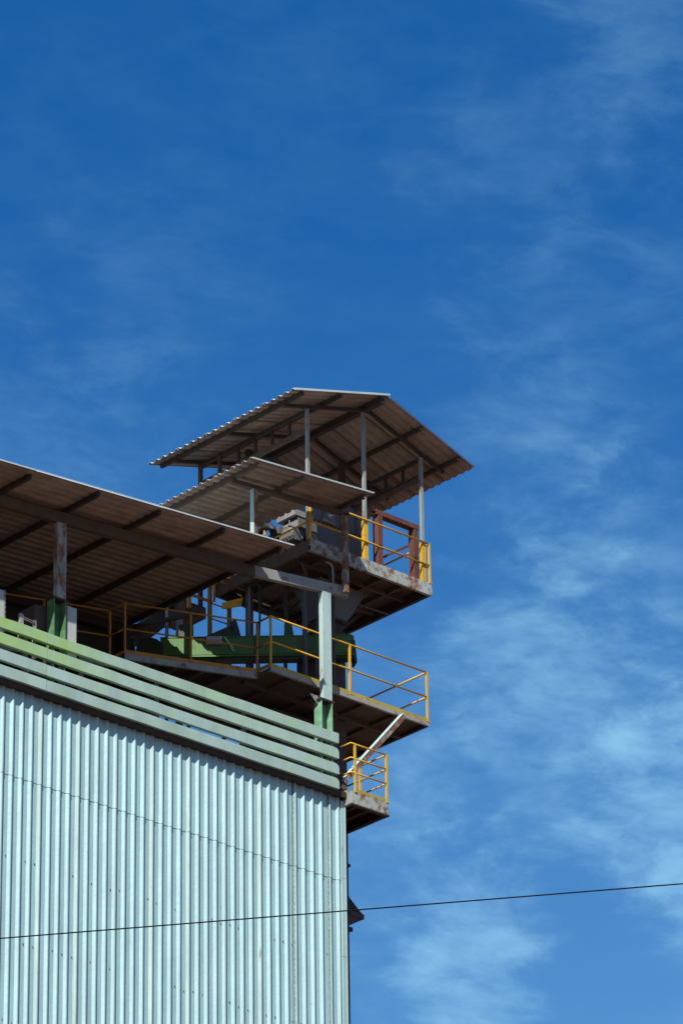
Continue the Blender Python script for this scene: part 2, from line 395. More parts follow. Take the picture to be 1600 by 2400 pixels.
# ------------------------------------------------------------------ parapet of four slats
par = thing('slat_parapet', 'parapet of four long pale green horizontal slats along the roof edge', 'parapet', (-4, -0.2, 35.19))
def slat(xa, xb, zt, h, chamfer, mat, seed):
    rnd = random.Random(seed); n = max(2, int((xb-xa)/0.45)); mb = MB()
    secs = []
    for i in range(n+1):
        x = xa+(xb-xa)*i/n; w = rnd.uniform(-.006, .006); wy = rnd.uniform(-.004, .004)
        zt_ = zt+w; zb = zt-h+w*0.8+rnd.uniform(-.003, .003)
        if chamfer and i == n: zt_ -= 0.075
        secs.append([(x, -0.19+wy, zb), (x, -0.19+wy, zt_), (x, -0.11, zt_), (x, -0.11, zb)])
    if chamfer:      # rounded end: extra sections
        x = xb; e = secs.pop()
        for dx, dz in ((-0.10, 0.0), (-0.05, 0.012), (-0.015, 0.04), (0.0, 0.085)):
            secs.append([(x+dx, -0.19, zt-h), (x+dx, -0.19, zt-dz), (x+dx, -0.11, zt-dz), (x+dx, -0.11, zt-h)])
    vs = [p for s_ in secs for p in s_]; fs = []
    for i in range(len(secs)-1):
        for k in range(4):
            fs.append((i*4+k, (i+1)*4+k, (i+1)*4+(k+1) % 4, i*4+(k+1) % 4))
    fs += [(0, 1, 2, 3), tuple((len(secs)-1)*4+k for k in (3, 2, 1, 0))]
    mb.add(vs, fs); return part('slat', par, mb, mat)
tops = [36.375, 36.07, 35.75, 35.455]
for i, zt in enumerate(tops):
    mt = m_slat_g if i < 2 else m_slat
    h = 0.205 if i else 0.20
    slat(-7.29, -0.26, zt, h, i > 0, mt, 10+i)
    slat(-14.0, -7.30, zt+0.004, h, False, mt, 30+i)
for x in (-11.5, -9.4, -7.72, -6.90, -6.44, -4.66, -2.56, -0.47):
    part('slat_post', par, MB().box(x-0.05, x+0.05, -0.108, -0.04, 35.263, 36.33), m_mach)

# ------------------------------------------------------------------ the two front columns
def column(name_lab, x0, x1, zt, zm, mats, stubmat, zt_slope=0):
    t = thing('steel_column', name_lab, 'column', ((x0+x1)/2, -0.05, 35.2), 'steel columns along the front edge')
    y0, y1 = -0.155, -0.045
    part('shaft', t, MB().box(x0, x1, y0, y1, zm, zt), mats)
    part('cap_plate', t, MB().box(x0-0.10, x1+0.05, -0.165, 0.07, zm-0.035, zm-0.002), m_dark)
    mb = MB(); c0 = x0-0.06
    mb.box(c0, c0+0.018, -0.155, 0.05, 35.264, zm-0.037); mb.box(x1-0.01, x1+0.008, -0.155, 0.05, 35.264, zm-0.037)
    mb.box(c0+0.019, x1-0.011, 0.02, 0.035, 35.264, zm-0.037)
    part('stub', t, mb, stubmat)
    return t
c1 = column('pale steel column with heavy rust streaks under the long canopy roof', -7.065, -6.855, 38.765, 37.17, m_pale_r, m_stub_shade)
c2 = column('clean pale steel column standing in front of the middle platform', -0.60, -0.385, 39.262, 37.02, m_pale, m_stub_lit)
part('gusset_plate', c2, MB().prism([(0, 0), (-0.20, 0.18), (0, 0.18)], (-0.665, -0.06, 36.90), (1, 0, 0), (0, 0, 1), (0, 0.015, 0)), m_grey)

# ------------------------------------------------------------------ long canopy (roof 1)
can = thing('long_canopy', 'long low canopy roof of brown corrugated sheets running along the left', 'canopy', (-7, 1.5, 37))
def zr1(x): return 39.37+0.0703*(x+2.19)
EX = Vector((1, 0, 0.0703)).normalized(); EH = Vector((-0.0703, 0, 1)).normalized()
RP = dict(pitch=0.2, valley=0.09, facet=0.04, crest=0.03, h=0.040)
ys = [-1.13 + 0.8*k for k in range(7)]
xs = [-2.19, -5.28, -8.36, -11.4, -14.2]
for k in range(6):
    y0 = ys[k]; y1 = ys[k+1] + 0.05
    for j in range(4):
        xb, xa = xs[j], xs[j+1]-0.12
        prof = rib_profile(0, y1-y0, start=0.0, **RP)
        lift = 0.0025*(k % 2) - 0.006*(j % 2)
        part('roof_sheet', can, sheet(prof, (xa, y0, zr1(xa)-0.02+lift), (0, 1, 0), EH, EX, (Vector((xb, 0, zr1(xb)))-Vector((xa, 0, zr1(xa)))).length, 0.007, two=True), [m_roof, m_galv])
for x in (-2.40, -3.87, -5.40, -6.86, -8.38, -9.9, -11.4, -12.9):
    zt = zr1(x)-0.028
    part('purlin', can, MB().beam((x, -1.02+random.uniform(-.05, .04), zt-0.05), (x, 3.72, zt-0.05), 0.065, 0.10), m_dark)
part('front_girder', can, MB().beam((-14, -0.10, 38.70+(-7.0*0.0625)), (-2.31, -0.10, 39.135), 0.12, 0.215), m_under)
part('rear_girder', can, MB().beam((-14, 3.45, 38.80-0.44), (-2.31, 3.45, 39.14), 0.12, 0.2), m_dark)
part('beam_extension', can, MB().beam((-2.305, -0.095, 39.155), (0.045, -0.095, 39.425), 0.11, 0.205), m_grey, 'unroofed end of the girder in weathered grey paint')
part('beam_end_plate', can, MB().box(0.045, 0.062, -0.15, -0.04, 39.30, 39.53), m_lrust)
wp = rib_profile(-14, -2.35, 0.2, 0.09, 0.04, 0.03, 0.03)
part('rear_wall', can, sheet(wp, (0, 3.62, 35.16), (1, 0, 0), (0, -1, 0), (0, 0, 1), 3.25, 0.004), m_dark)
part('rear_wall', can, MB().prism([(-14, 38.2), (-2.35, 38.2), (-2.35, zr1(-2.35)-0.03), (-14, zr1(-14)-0.03)], (0, 3.60, 0), (1, 0, 0), (0, 0, 1), (0, 0.015, 0)), m_dark)
for x in (-2.5, -7.0, -11.5):
    part('rear_post', can, MB().box(x-0.09, x+0.09, 3.36, 3.54, 35.16, zr1(x)-0.3), m_dark)

for j in range(4):
    xb, xa = xs[j], xs[j+1]
    part('edge_trim', can, MB().beam((xa+0.02, -1.137, zr1(xa)-0.005+0.004*(j % 2)), (xb, -1.137, zr1(xb)-0.005+0.004*(j % 2)), 0.008, 0.012), m_galv)
# ------------------------------------------------------------------ small middle canopy (roof 2)
can2 = thing('small_canopy', 'small lean-to canopy roof between the long canopy and the gabled shelter', 'canopy', (-1.5, 0, 39.5))
def zr2(x): return 40.955+0.081*(x+3.1)
E2 = Vector((1, 0, 0.081)).normalized(); H2 = Vector((-0.081, 0, 1)).normalized()
strips = [(-1.0, -0.44, -3.1, 0.0), (-0.48, 0.06, -3.1, 0.0), (0.04, 0.86, -3.1, -0.76), (0.82, 1.66, -3.1, -0.76), (1.62, 2.02, -3.1, -0.76), (2.0, 2.82, -4.1, -0.76), (2.78, 3.5, -4.1, -0.76)]  # rearmost strips added wider, unseen, to keep sun off the conveyor
for k, (y0, y1, xa, xb) in enumerate(strips):
    prof = rib_profile(0, y1-y0, start=0.0, **RP)
    part('roof_sheet', can2, sheet(prof, (xa, y0, zr2(xa)-0.02+0.0025*(k % 2)), (0, 1, 0), H2, E2, (xb-xa)/E2.x, 0.007, two=True), [m_roof, m_galv])
for x, y1, m in ((-2.88, 3.4, m_under), (-1.75, 3.4, m_under), (-0.16, 0.05, m_dark)):
    zt = zr2(x)-0.027
    part('purlin', can2, MB().channel((x, -0.90, zt-0.045), (x, y1, zt-0.045), 0.06, 0.09, 0.01), m)
part('edge_trim', can2, MB().beam((-3.1, -1.007, zr2(-3.1)-0.005), (0.0, -1.007, zr2(0)-0.005), 0.008, 0.018), m_galv)
part('front_girder', can2, MB().beam((-2.95, -0.2, zr2(-2.95)-0.165), (0.04, -0.2, zr2(0.04)-0.165), 0.10, 0.085), m_under)
part('rear_girder', can2, MB().beam((-2.95, 2.2, zr2(-2.95)-0.165), (-0.76, 2.2, zr2(-0.76)-0.165), 0.10, 0.085), m_under)
pp = part('post', can2, MB().box(-2.42, -2.408, -0.25, -0.15, 39.25, 40.86), m_pale)
part('post_lip', pp, MB().box(-2.407, -2.32, -0.249, -0.235, 39.25, 40.86), m_brust)
part('post_lip', pp, MB().box(-2.407, -2.32, -0.165, -0.151, 39.25, 40.86), m_brust)
part('post', can2, MB().box(-0.10, 0.005, -0.25, -0.16, 39.36, 41.02), m_brust)
part('rear_post', can2, MB().box(-2.42, -2.32, 2.15, 2.25, 39.35, 40.86), m_grey)

# ------------------------------------------------------------------ handrails (a part with sub-parts)
def handrail(parent, pts, ztop, zmid, zbase, mat, posts, r=0.021, rp=0.024, name='handrail', extra=(), base_mat=None):
    """pts plan polyline, rails follow it; posts list of plan points"""
    first = None
    for zz, nm in [(ztop, 'top_rail'), (zmid, 'mid_rail')] + [(e, 'mid_rail') for e in extra]:
        mb = MB()
        for a, b in zip(pts, pts[1:]):
            mb.tube([(a[0], a[1], zz), (b[0], b[1], zz)], r)
        if first is None: first = part(name, parent, mb, mat, smooth=True)
        else: part(nm, first, mb, mat, smooth=True)
    rr_ = random.Random(len(posts)*7+int(ztop*10))
    for p in posts:
        dx, dy = rr_.uniform(-.008, .008), rr_.uniform(-.008, .008)
        pm = MB().hull8([(p[0]+i*rp+dx, p[1]+j*rp+dy, zbase) for i, j in ((-1, -1), (1, -1), (1, 1), (-1, 1))],
                        [(p[0]+i*rp, p[1]+j*rp, ztop+0.012) for i, j in ((-1, -1), (1, -1), (1, 1), (-1, 1))])
        pm.box(p[0]-rp*1.9, p[0]+rp*1.9, p[1]-rp*1.5, p[1]+rp*1.9, zbase-.004, zbase+0.016)
        part('rail_post', first, pm, mat)
    return first

# ------------------------------------------------------------------ upper platform
upp = thing('upper_platform', 'upper platform with yellow handrail under the gabled shelter', 'platform', (0.9, 1.4, 40.2))
XA, XB, YA, YB = -0.66, 2.53, 0.10, 2.85
part('deck_plate', upp, MB().box(XA+0.02, XB-0.02, YA+0.02, YB-0.02, 40.385, 40.40), m_under)
part('front_fascia', upp, MB().channel((XA, YA+0.035, 40.25), (XB, YA+0.035, 40.25), 0.07, 0.145, 0.012, side=-1), m_lrust, 'flaking pale front channel with rust patches')
part('kick_plate', upp, MB().box(XA, XB, YA+0.01, YA+0.022, 40.325, 40.44), m_lrust)
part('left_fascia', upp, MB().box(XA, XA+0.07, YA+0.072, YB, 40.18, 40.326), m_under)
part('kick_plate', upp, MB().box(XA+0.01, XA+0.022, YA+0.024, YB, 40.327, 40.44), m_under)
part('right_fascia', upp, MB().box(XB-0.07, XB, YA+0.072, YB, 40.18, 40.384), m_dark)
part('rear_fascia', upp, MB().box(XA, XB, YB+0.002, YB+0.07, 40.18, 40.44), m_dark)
for x in (0.02, 0.75, 1.45, 2.0):
    part('floor_beam', upp, MB().beam((x, YA+0.075, 40.335), (x, YB, 40.335), 0.055, 0.095), m_under)
for y in (0.85, 1.7):
    part('floor_beam', upp, MB().beam((XA+0.071, y, 40.33), (XB-0.071, y, 40.33), 0.06, 0.10), m_under)
part('bracket', upp, MB().beam((2.35, 2.5, 40.16), (1.02, 1.55, 38.85), 0.09, 0.09), m_dark)
part('bracket', upp, MB().beam((2.05, 1.7, 40.18), (1.05, 1.45, 39.3), 0.07, 0.07), m_dark)
handrail(upp, [(XA+.03, YB-.05), (XA+.03, YA+.03), (XB-.03, YA+.03), (XB-.03, YB-.05)], 41.30, 40.83, 40.44, m_yel,
         [(XA+.03, YA+.03), (XB-.03, YA+.03), (XB-.03, 1.45), (XA+.03, 1.45)], rp=0.020)
hr = [o for o in upp.children if o.name.startswith('handrail')][0]
for x in (0.84, 2.38):
    part('rail_post', hr, MB().box(x-0.05, x+0.05, YA+0.045, YA+0.125, 40.44, 41.29), m_yel, 'broad yellow post below a roof post')

# ------------------------------------------------------------------ gabled shelter on top
gab = thing('gabled_shelter', 'gabled shelter roof on thin posts at the very top', 'shelter', (0.9, 1.7, 40.45))
ZR, XR, SL, SR = 43.865, 0.95, 0.285, 0.346
def zl(x): return ZR + SL*(x-XR)
def zrr(x): return ZR - SR*(x-XR)
eL = Vector((1, 0, SL)).normalized(); hL = Vector((-SL, 0, 1)).normalized()
eR = Vector((1, 0, -SR)).normalized(); hR = Vector((SR, 0, 1)).normalized()
for k in range(5):
    y0 = -0.40+0.86*k; y1 = y0+0.90
    prof = rib_profile(0, y1-y0, start=0.0, **RP)
    d = 0.0025*(k % 2)
    part('roof_sheet', gab, sheet(prof, (-1.49, y0, zl(-1.49)+d), (0, 1, 0), hL, eL, (1.03+1.49)/eL.x, 0.007, two=True), [m_roof, m_galv])
    part('roof_sheet', gab, sheet(prof, (0.93, y0, zrr(0.93)-0.012+d), (0, 1, 0), hR, eR, (3.30-0.93)/eR.x, 0.007, two=True), [m_roof, m_galv])
part('edge_trim', gab, MB().beam((-1.49, -0.408, zl(-1.49)+0.012), (1.03, -0.408, zl(1.03)+0.012), 0.008, 0.042), m_galv)
part('edge_trim', gab, MB().beam((1.035, -0.408, zrr(1.035)+0.0), (3.30, -0.408, zrr(3.30)+0.0), 0.008, 0.012), m_under)
for x in (-1.24, -0.25):
    part('purlin', gab, MB().beam((x, -0.36, zl(x)-0.055), (x, 3.85, zl(x)-0.055), 0.07, 0.08, hL), m_dark)
for x in (1.90, 2.90):
    part('purlin', gab, MB().channel((x, -0.37, zrr(x)-0.065), (x, 3.85, zrr(x)-0.065), 0.06, 0.085, 0.01, hR), m_dark)
part('ridge_beam', gab, MB().beam((0.86, -0.36, ZR-0.12), (0.86, 3.85, ZR-0.12), 0.11, 0.13), m_dark)
for y in (0.14, 1.75, 3.35):
    part('rafter', gab, MB().beam((-1.28, y, zl(-1.28)-0.13), (0.80, y, zl(0.80)-0.13), 0.06, 0.07, hL), m_dark)
    part('rafter', gab, MB().beam((0.92, y, zrr(0.92)-0.15), (2.95, y, zrr(2.95)-0.15), 0.06, 0.07, hR), m_dark)
for x, zt in ((-0.64, zl(-.64)-.16), (0.84, ZR-0.19), (2.38, zrr(2.38)-.19)):
    part('post', gab, MB().box(x-0.031, x+0.031, YA+0.055, YA+0.117, 40.44, zt), m_post)
for x, zt in ((-0.64, zl(-.64)-.16), (2.38, zrr(2.38)-.19)):
    part('post', gab, MB().box(x-0.036, x+0.036, 3.32, 3.39, 40.0, zt), m_under)
    part('post', gab, MB().box(x-0.036, x+0.036, 2.74, 2.80, 40.44, zt), m_under)
    part('top_chord', gab, MB().beam((x, YA+0.125, zt-0.04), (x, 3.32, zt-0.04), 0.06, 0.075), m_dark)
    part('lower_chord', gab, MB().beam((x, YA+0.125, zt-0.46), (x, 3.32, zt-0.46), 0.07, 0.09), m_under)
    for y in (0.7, 1.2, 1.7, 2.2, ):
        part('chord_strut', gab, MB().beam((x, y, zt-0.42), (x, y, zt-0.075), 0.05, 0.05), m_dark)
part('tie_beam', gab, MB().beam((-0.60, 1.75, 42.83), (2.34, 1.75, 42.83), 0.07, 0.09), m_dark)
part('tie_beam', gab, MB().beam((-0.60, 2.77, 42.83), (2.34, 2.77, 42.83), 0.07, 0.09), m_dark)
part('hanger', gab, MB().box(-0.30, -0.14, 2.3, 2.4, 42.2, 43.3), m_dark)

# ------------------------------------------------------------------ middle platform
mid = thing('middle_platform', 'middle platform with open yellow handrail and long diagonal brace below', 'platform', (0.3, 1.4, 37.4))
XA2, XB2, YA2, YB2 = -1.70, 2.38, 0.10, 3.2
part('deck_plate', mid, MB().box(XA2+0.02, XB2-0.02, YA2+0.02, YB2, 37.43, 37.445), m_under)
part('front_fascia', mid, MB().channel((XA2, YA2+0.03, 37.395), (XB2, YA2+0.03, 37.395), 0.06, 0.075, 0.01, side=-1), m_grey)
part('kick_plate', mid, MB().box(XA2, XB2, YA2+0.004, YA2+0.014, 37.434, 37.515), m_ydirt)
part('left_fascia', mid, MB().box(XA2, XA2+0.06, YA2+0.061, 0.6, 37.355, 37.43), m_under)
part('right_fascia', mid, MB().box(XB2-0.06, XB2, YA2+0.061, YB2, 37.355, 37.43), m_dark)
for x in (-1.1, -0.2, 0.75, 1.55):
    part('floor_beam', mid, MB().beam((x, YA2+0.065, 37.395), (x, YB2, 37.395), 0.05, 0.065), m_under)
for y in (0.9, 1.75, 2.6):
    part('floor_beam', mid, MB().beam((XA2, y, 37.385), (XB2-0.065, y, 37.385), 0.07, 0.085), m_under)
br = part('brace', mid, MB().beam((1.62, 0.03, 37.33), (0.02, 0.03, 35.52), 0.10, 0.095), m_brust, 'long diagonal brace, pale on top and rusty below')
bu = Vector((-1.81, 0, 1.60)).normalized()
part('top_flange', br, MB().beam(Vector((1.62, 0.03, 37.33))+bu*0.054, Vector((0.02, 0.03, 35.52))+bu*0.054, 0.115, 0.012, bu), m_pale)
part('brace_bracket', mid, MB().hull8([(-0.02, 0.0, 35.36), (0.12, 0.0, 35.40), (0.12, 0.2, 35.40), (-0.02, 0.2, 35.36)],
                                      [(-0.02, 0.0, 35.62), (0.10, 0.0, 35.60), (0.10, 0.2, 35.60), (-0.02, 0.2, 35.62)]), m_under)
handrail(mid, [(XA2+.02, 0.46), (XA2+.02, YA2+.02), (XB2-.03, YA2+.02), (XB2-.03, YB2-.05)], 38.49, 37.97, 37.45, m_yel,
         [(XA2+.02, YA2+.02), (0.335, YA2+.02), (XB2-.03, YA2+.02), (XB2-.03, 2.6)], r=0.019, rp=0.0185)

# ------------------------------------------------------------------ walkway in two stepped runs
walk = thing('stepped_walkway', 'walkway with orange handrail stepping back behind the slats', 'walkway', (-4, 2, 37.3))
runs = [((-4.16, 1.42), (-1.70, 0.47), m_ora), ((-8.6, 3.42), (-4.15, 1.86), m_ora)]
for i, (a, b, mr) in enumerate(runs):
    A = Vector((*a, 0)); B = Vector((*b, 0)); d = (B-A).normalized(); D = 2.35
    q = [(*a, 37.42), (*b, 37.42), (b[0], b[1]+D, 37.42), (a[0], a[1]+D, 37.42)]
    part('deck_plate', walk, MB().hull8([Vector(p)+Vector((0, 0.02, 0)) for p in q], [Vector(p)+Vector((0, 0.02, 0.015)) for p in q]), m_under)
    nrm = Vector((-d.y, d.x, 0))
    part('front_fascia', walk, MB().channel(A+nrm*.03+Vector((0, 0, 37.375)), B+nrm*.03+Vector((0, 0, 37.375)), 0.06, 0.12, 0.01, side=-1), m_grey)
    part('toe_board', walk, MB().beam(A+nrm*.008+Vector((0, 0, 37.475)), B+nrm*.008+Vector((0, 0, 37.475)), 0.010, 0.078), mr)
    for k in range(1, 5):
        p = A.lerp(B, k/5)
        part('floor_beam', walk, MB().beam((p.x, p.y+0.08, 37.35), (p.x, p.y+D, 37.35), 0.06, 0.12), m_under)
part('toe_board', walk, MB().box(-4.16, -4.15, 1.43, 1.86, 37.44, 37.51), m_ora)
part('toe_board', walk, MB().box(-1.71, -1.70, 0.13, 0.47, 37.44, 37.51), m_ora)
part('side_fascia', walk, MB().box(-4.16, -4.12, 1.5, 3.7, 37.32, 37.415), m_under)
def lp(a, b, t): return (a[0]+(b[0]-a[0])*t, a[1]+(b[1]-a[1])*t)
pA, pB, pC, pD = (-1.70, 0.48), (-4.155, 1.435), (-4.155, 1.87), (-8.6, 3.43)
handrail(walk, [(-1.70, 0.14), pA, pB, pC, pD], 38.47, 37.945, 37.44, m_ora,
         [pA, lp(pA, pB, 0.505), pB, pC, (-5.39, 2.31), (-6.65, 2.75)], r=0.018, rp=0.018)

# ------------------------------------------------------------------ lower balcony
bal = thing('lower_balcony', 'small balcony with three yellow rails at the wall corner', 'balcony', (0.45, 0.3, 35.0))
part('deck_plate', bal, MB().box(0.0, 0.91, -0.23, 1.0, 35.20, 35.215), m_under)
part('front_fascia', bal, MB().box(-0.02, 0.93, -0.25, -0.235, 35.02, 35.26), m_lrust)
part('bottom_flange', bal, MB().box(-0.018, 0.945, -0.262, -0.18, 34.99, 35.018), m_dark)
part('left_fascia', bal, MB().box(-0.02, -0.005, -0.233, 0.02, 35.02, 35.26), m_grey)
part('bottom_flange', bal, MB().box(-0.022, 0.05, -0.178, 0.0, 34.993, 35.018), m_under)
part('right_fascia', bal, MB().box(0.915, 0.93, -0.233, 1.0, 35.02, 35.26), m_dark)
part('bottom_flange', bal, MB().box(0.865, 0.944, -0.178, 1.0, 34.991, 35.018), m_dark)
part('kick_plate', bal, MB().box(0.12, 0.92, -0.245, -0.237, 35.268, 35.335), m_ydirt)
part('kick_plate', bal, MB().box(-0.012, -0.004, -0.13, 0.0, 35.265, 35.32), m_ydirt)
for x in (0.3, 0.6):
    part('floor_beam', bal, MB().beam((x, -0.23, 35.14), (x, 1.0, 35.14), 0.05, 0.12), m_under)
part('knee_bracket', bal, MB().prism([(0, 0), (0.5, 0), (0, -0.42)], (0.03, 0.04, 35.13), (0.55, 0.83, 0), (0, 0, 1), (0.03, 0, 0)), m_under)
handrail(bal, [(0.0, 0.04), (0.0, -0.235), (0.905, -0.235), (0.905, 0.98), (0.15, 0.98)], 36.245, 35.95, 35.26, m_yel,
         [(0.095, -0.24), (0.905, -0.235), (0.905, 0.5)], r=0.0165, rp=0.019, extra=(35.655,))

# ------------------------------------------------------------------ bucket elevator
el = thing('bucket_elevator', 'dark bucket elevator shaft rising past the building corner to a grey head', 'elevator', (0.65, 1.3, 0))
cx0, cx1, cy0, cy1 = 0.32, 1.03, 1.0, 1.62
z0 = 0.0; zs = [0, 6, 12, 18, 24, 27.5, 31, 34.4, 36.9, 39.1]
for a, b in zip(zs, zs[1:]):
    s = part('casing', el, MB().box(cx0, cx1, cy0, cy1, a+0.03, b-0.03), m_casing)
    part('casing_flange', s, MB().box(cx0-0.035, cx1+0.03, cy0-0.03, cy1+0.03, b-0.029, b+0.028), m_casing)
hp = part('hopper', el, MB().hull8([(0.45, 0.95, 39.45), (1.03, 0.95, 39.45), (1.03, 1.5, 39.45), (0.45, 1.5, 39.45)],
                                   [(0.25, 0.85, 40.16), (1.47, 0.85, 40.16), (1.47, 1.6, 40.16), (0.25, 1.6, 40.16)]), m_mach, 'grey tapered hopper below the upper platform')
hd = part('head', el, MB().box(0.12, 1.48, 0.95, 1.75, 40.95, 41.90), m_mach)
part('head_hood', hd, MB().hull8([(0.14, 0.96, 41.902), (1.46, 0.96, 41.902), (1.46, 1.74, 41.902), (0.14, 1.74, 41.902)],
                                 [(0.45, 1.0, 42.02), (1.2, 1.0, 42.02), (1.2, 1.7, 42.02), (0.45, 1.7, 42.02)]), m_mach)
lowr = part('head_base', el, MB().box(0.62, 1.44, 1.0, 1.7, 40.40, 40.948), m_mach)
part('base_flange', lowr, MB().box(0.60, 1.46, 0.96, 1.72, 40.9, 40.945), m_dark)
part('seam', hd, MB().box(0.10, 1.50, 0.935, 0.948, 41.37, 41.43), m_dark)
part('frame_angle', lowr, MB().beam((0.16, 1.35, 40.62), (0.42, 0.78, 40.86), 0.05, 0.05), m_mlight)
part('frame_angle', lowr, MB().beam((0.42, 0.78, 40.86), (0.66, 0.78, 40.87), 0.05, 0.05), m_mlight)
bc = part('bearing', el, MB().tube([(0.55, 0.84, 41.57), (0.55, 0.95, 41.57)], 0.10, 12), m_mlight)
part('bearing_bracket', bc, MB().box(0.40, 0.70, 0.88, 0.94, 41.42, 41.50).box(0.50, 0.60, 0.86, 0.945, 41.62, 41.78), m_mlight)
part('shaft_end', bc, MB().tube([(0.48, 0.80, 41.52), (0.62, 0.80, 41.66)], 0.035, 8), m_white)
part('head_post', el, MB().box(1.50, 1.60, 1.55, 1.65, 40.4, 43.3), m_dark)
bx = part('junction_box', el, MB().box(1.485, 1.60, 1.1, 1.25, 40.55, 40.80), m_dark)

for k, xx in enumerate((0.50, 0.92, 1.32)):
    part('stiffener_rib', hd, MB().box(xx-0.012, xx+0.012, 0.915, 0.948, 41.45, 41.85), m_mach)
bo = MB()
for xx in [0.16+0.105*k for k in range(13)]: bo.tube([(xx, 0.918, 41.40), (xx, 0.936, 41.40)], 0.014, 6)
part('seam_bolts', hd, bo, m_mlight, kind='stuff')
part('rear_rib', hd, MB().box(0.095, 0.118, 1.0, 1.06, 40.97, 41.88).box(0.095, 0.118, 1.62, 1.68, 40.97, 41.88), m_mach)
part('inspection_plate', lowr, MB().box(0.80, 1.22, 0.985, 0.997, 40.50, 40.82), m_dark)
for sx in (0.25, 1.43):
    part('hopper_flange', hp, MB().box(sx, sx+0.04, 0.82, 1.63, 40.10, 40.16), m_mach)
part('hopper_flange', hp, MB().box(0.42, 1.06, 0.925, 0.948, 39.41, 39.46), m_dark)
part('hopper_spout', hp, MB().box(0.50, 0.98, 1.0, 1.45, 39.13, 39.44), m_dark)
part('control_box', el, MB().box(-0.30, -0.08, 0.78, 0.90, 40.42, 40.72), m_mach)
hood = thing('vent_hood', 'dark rusty hood sticking out low on the elevator shaft', 'hood', (1.1, 1.3, 33.3))
part('hood_top', hood, MB().hull8([(1.033, 1.02, 33.50), (1.38, 1.0, 33.50), (1.38, 1.4, 33.50), (1.033, 1.4, 33.50)],
                                  [(1.033, 1.02, 33.84), (1.10, 1.05, 33.78), (1.10, 1.35, 33.78), (1.033, 1.4, 33.84)]), m_dark)
part('hood_rim', hood, MB().box(1.033, 1.40, 0.98, 1.42, 33.40, 33.498), m_casing)
part('hood_underside', hood, MB().hull8([(1.033, 1.02, 33.20), (1.12, 1.02, 33.24), (1.12, 1.36, 33.24), (1.033, 1.36, 33.20)],
                                        [(1.033, 1.0, 33.398), (1.37, 1.0, 33.398), (1.37, 1.4, 33.398), (1.033, 1.4, 33.398)]), m_casing)
part('hood_bolt', hood, MB().box(1.033, 1.17, 1.05, 1.12, 33.12, 33.197), m_dark)

# ------------------------------------------------------------------ motor and belt guards
mot = thing('drive_motor', 'grey motor with stacked belt guards on the upper platform', 'motor', (-0.2, 1.4, 40.4))
part('motor_body', mot, MB().tube([(-0.30, 1.25, 40.92), (-0.30, 1.95, 40.92)], 0.19, 14), m_mlight, smooth=False)
for k in range(7):
    yy = 1.30+0.09*k
    part('cooling_fin', mot, MB().tube([(-0.30, yy, 40.92), (-0.30, yy+0.02, 40.92)], 0.215, 14), m_mlight)
part('terminal_box', mot, MB().box(-0.55, -0.45, 1.45, 1.65, 40.95, 41.10), m_mach)
part('guard_flange', mot, MB().box(-0.355, 0.115, 1.105, 1.128, 41.04, 41.22), m_mach)
part('end_bell', mot, MB().tube([(-0.30, 1.18, 40.92), (-0.30, 1.25, 40.92)], [0.14, 0.185], 14), m_mach)
part('gearbox', mot, MB().box(-0.50, 0.05, 1.95, 2.3, 40.6, 40.95), m_mach)
part('motor_base', mot, MB().box(-0.58, 0.08, 1.0, 2.3, 40.42, 40.66), m_dark)
part('belt_guard', mot, MB().box(-0.34, 0.10, 1.13, 1.60, 41.06, 41.20), m_mlight)
part('belt_guard', mot, MB().box(-0.38, 0.10, 1.18, 1.72, 41.31, 41.43), m_mlight)
part('guard_leg', mot, MB().box(-0.30, -0.05, 1.2, 1.58, 41.20, 41.31), m_black)
part('power_cord', mot, MB().tube([(-0.42, 1.3, 41.2), (-0.44, 1.28, 41.0), (-0.40, 1.22, 40.85), (-0.33, 1.15, 40.7)], 0.012, 6), m_mlight)
mot.location.y -= 0.33
pts = [(-0.62, 1.47+0.27*math.cos(t), 40.90+0.27*math.sin(t)) for t in [math.pi*k/10 for k in range(-1, 12)]]
single('duct_elbow', 'dark arched pipe elbow behind the belt guards', 'pipe', MB().tube(pts, 0.075, 10), m_black, (-0.62, 1.47, 40.4), smooth=True)

# ------------------------------------------------------------------ red frame on the upper platform
fr = thing('rusty_frame', 'red brown steel frame standing at the right end of the upper platform', 'frame', (1.9, 0.3, 40.42))
for x in (1.31, 2.27):
    p = part('frame_post', fr, MB().box(x, x+0.115, 0.30, 0.325, 40.41, 41.63).box(x, x+0.02, 0.326, 0.46, 40.41, 41.63).box(x+0.095, x+0.115, 0.326, 0.46, 40.41, 41.63), m_red)
    part('stiffener', p, MB().prism([(0, 0), (0.07, 0), (0.03, 0.62), (0, 0.62)], (x-0.002, 0.42, 40.42), (0, -1, 0), (0, 0, 1), (-0.015, 0, 0)), m_red)
    part('foot_plate', p, MB().box(x-0.04, x+0.15, 0.27, 0.5, 40.40, 40.415), m_red)
part('top_bar', fr, MB().channel((1.26, 0.38, 41.69), (2.41, 0.38, 41.69), 0.16, 0.10, 0.014, side=-1), m_red)
part('cross_brace', fr, MB().beam((1.36, 0.46, 40.70), (2.30, 0.46, 41.33), 0.02, 0.05), m_red)
part('wire', fr, MB().tube([(2.22, 0.28, 41.08), (2.27, 0.27, 41.02), (2.30, 0.27, 40.98), (2.36, 0.27, 40.95)], 0.008, 5), m_mlight)

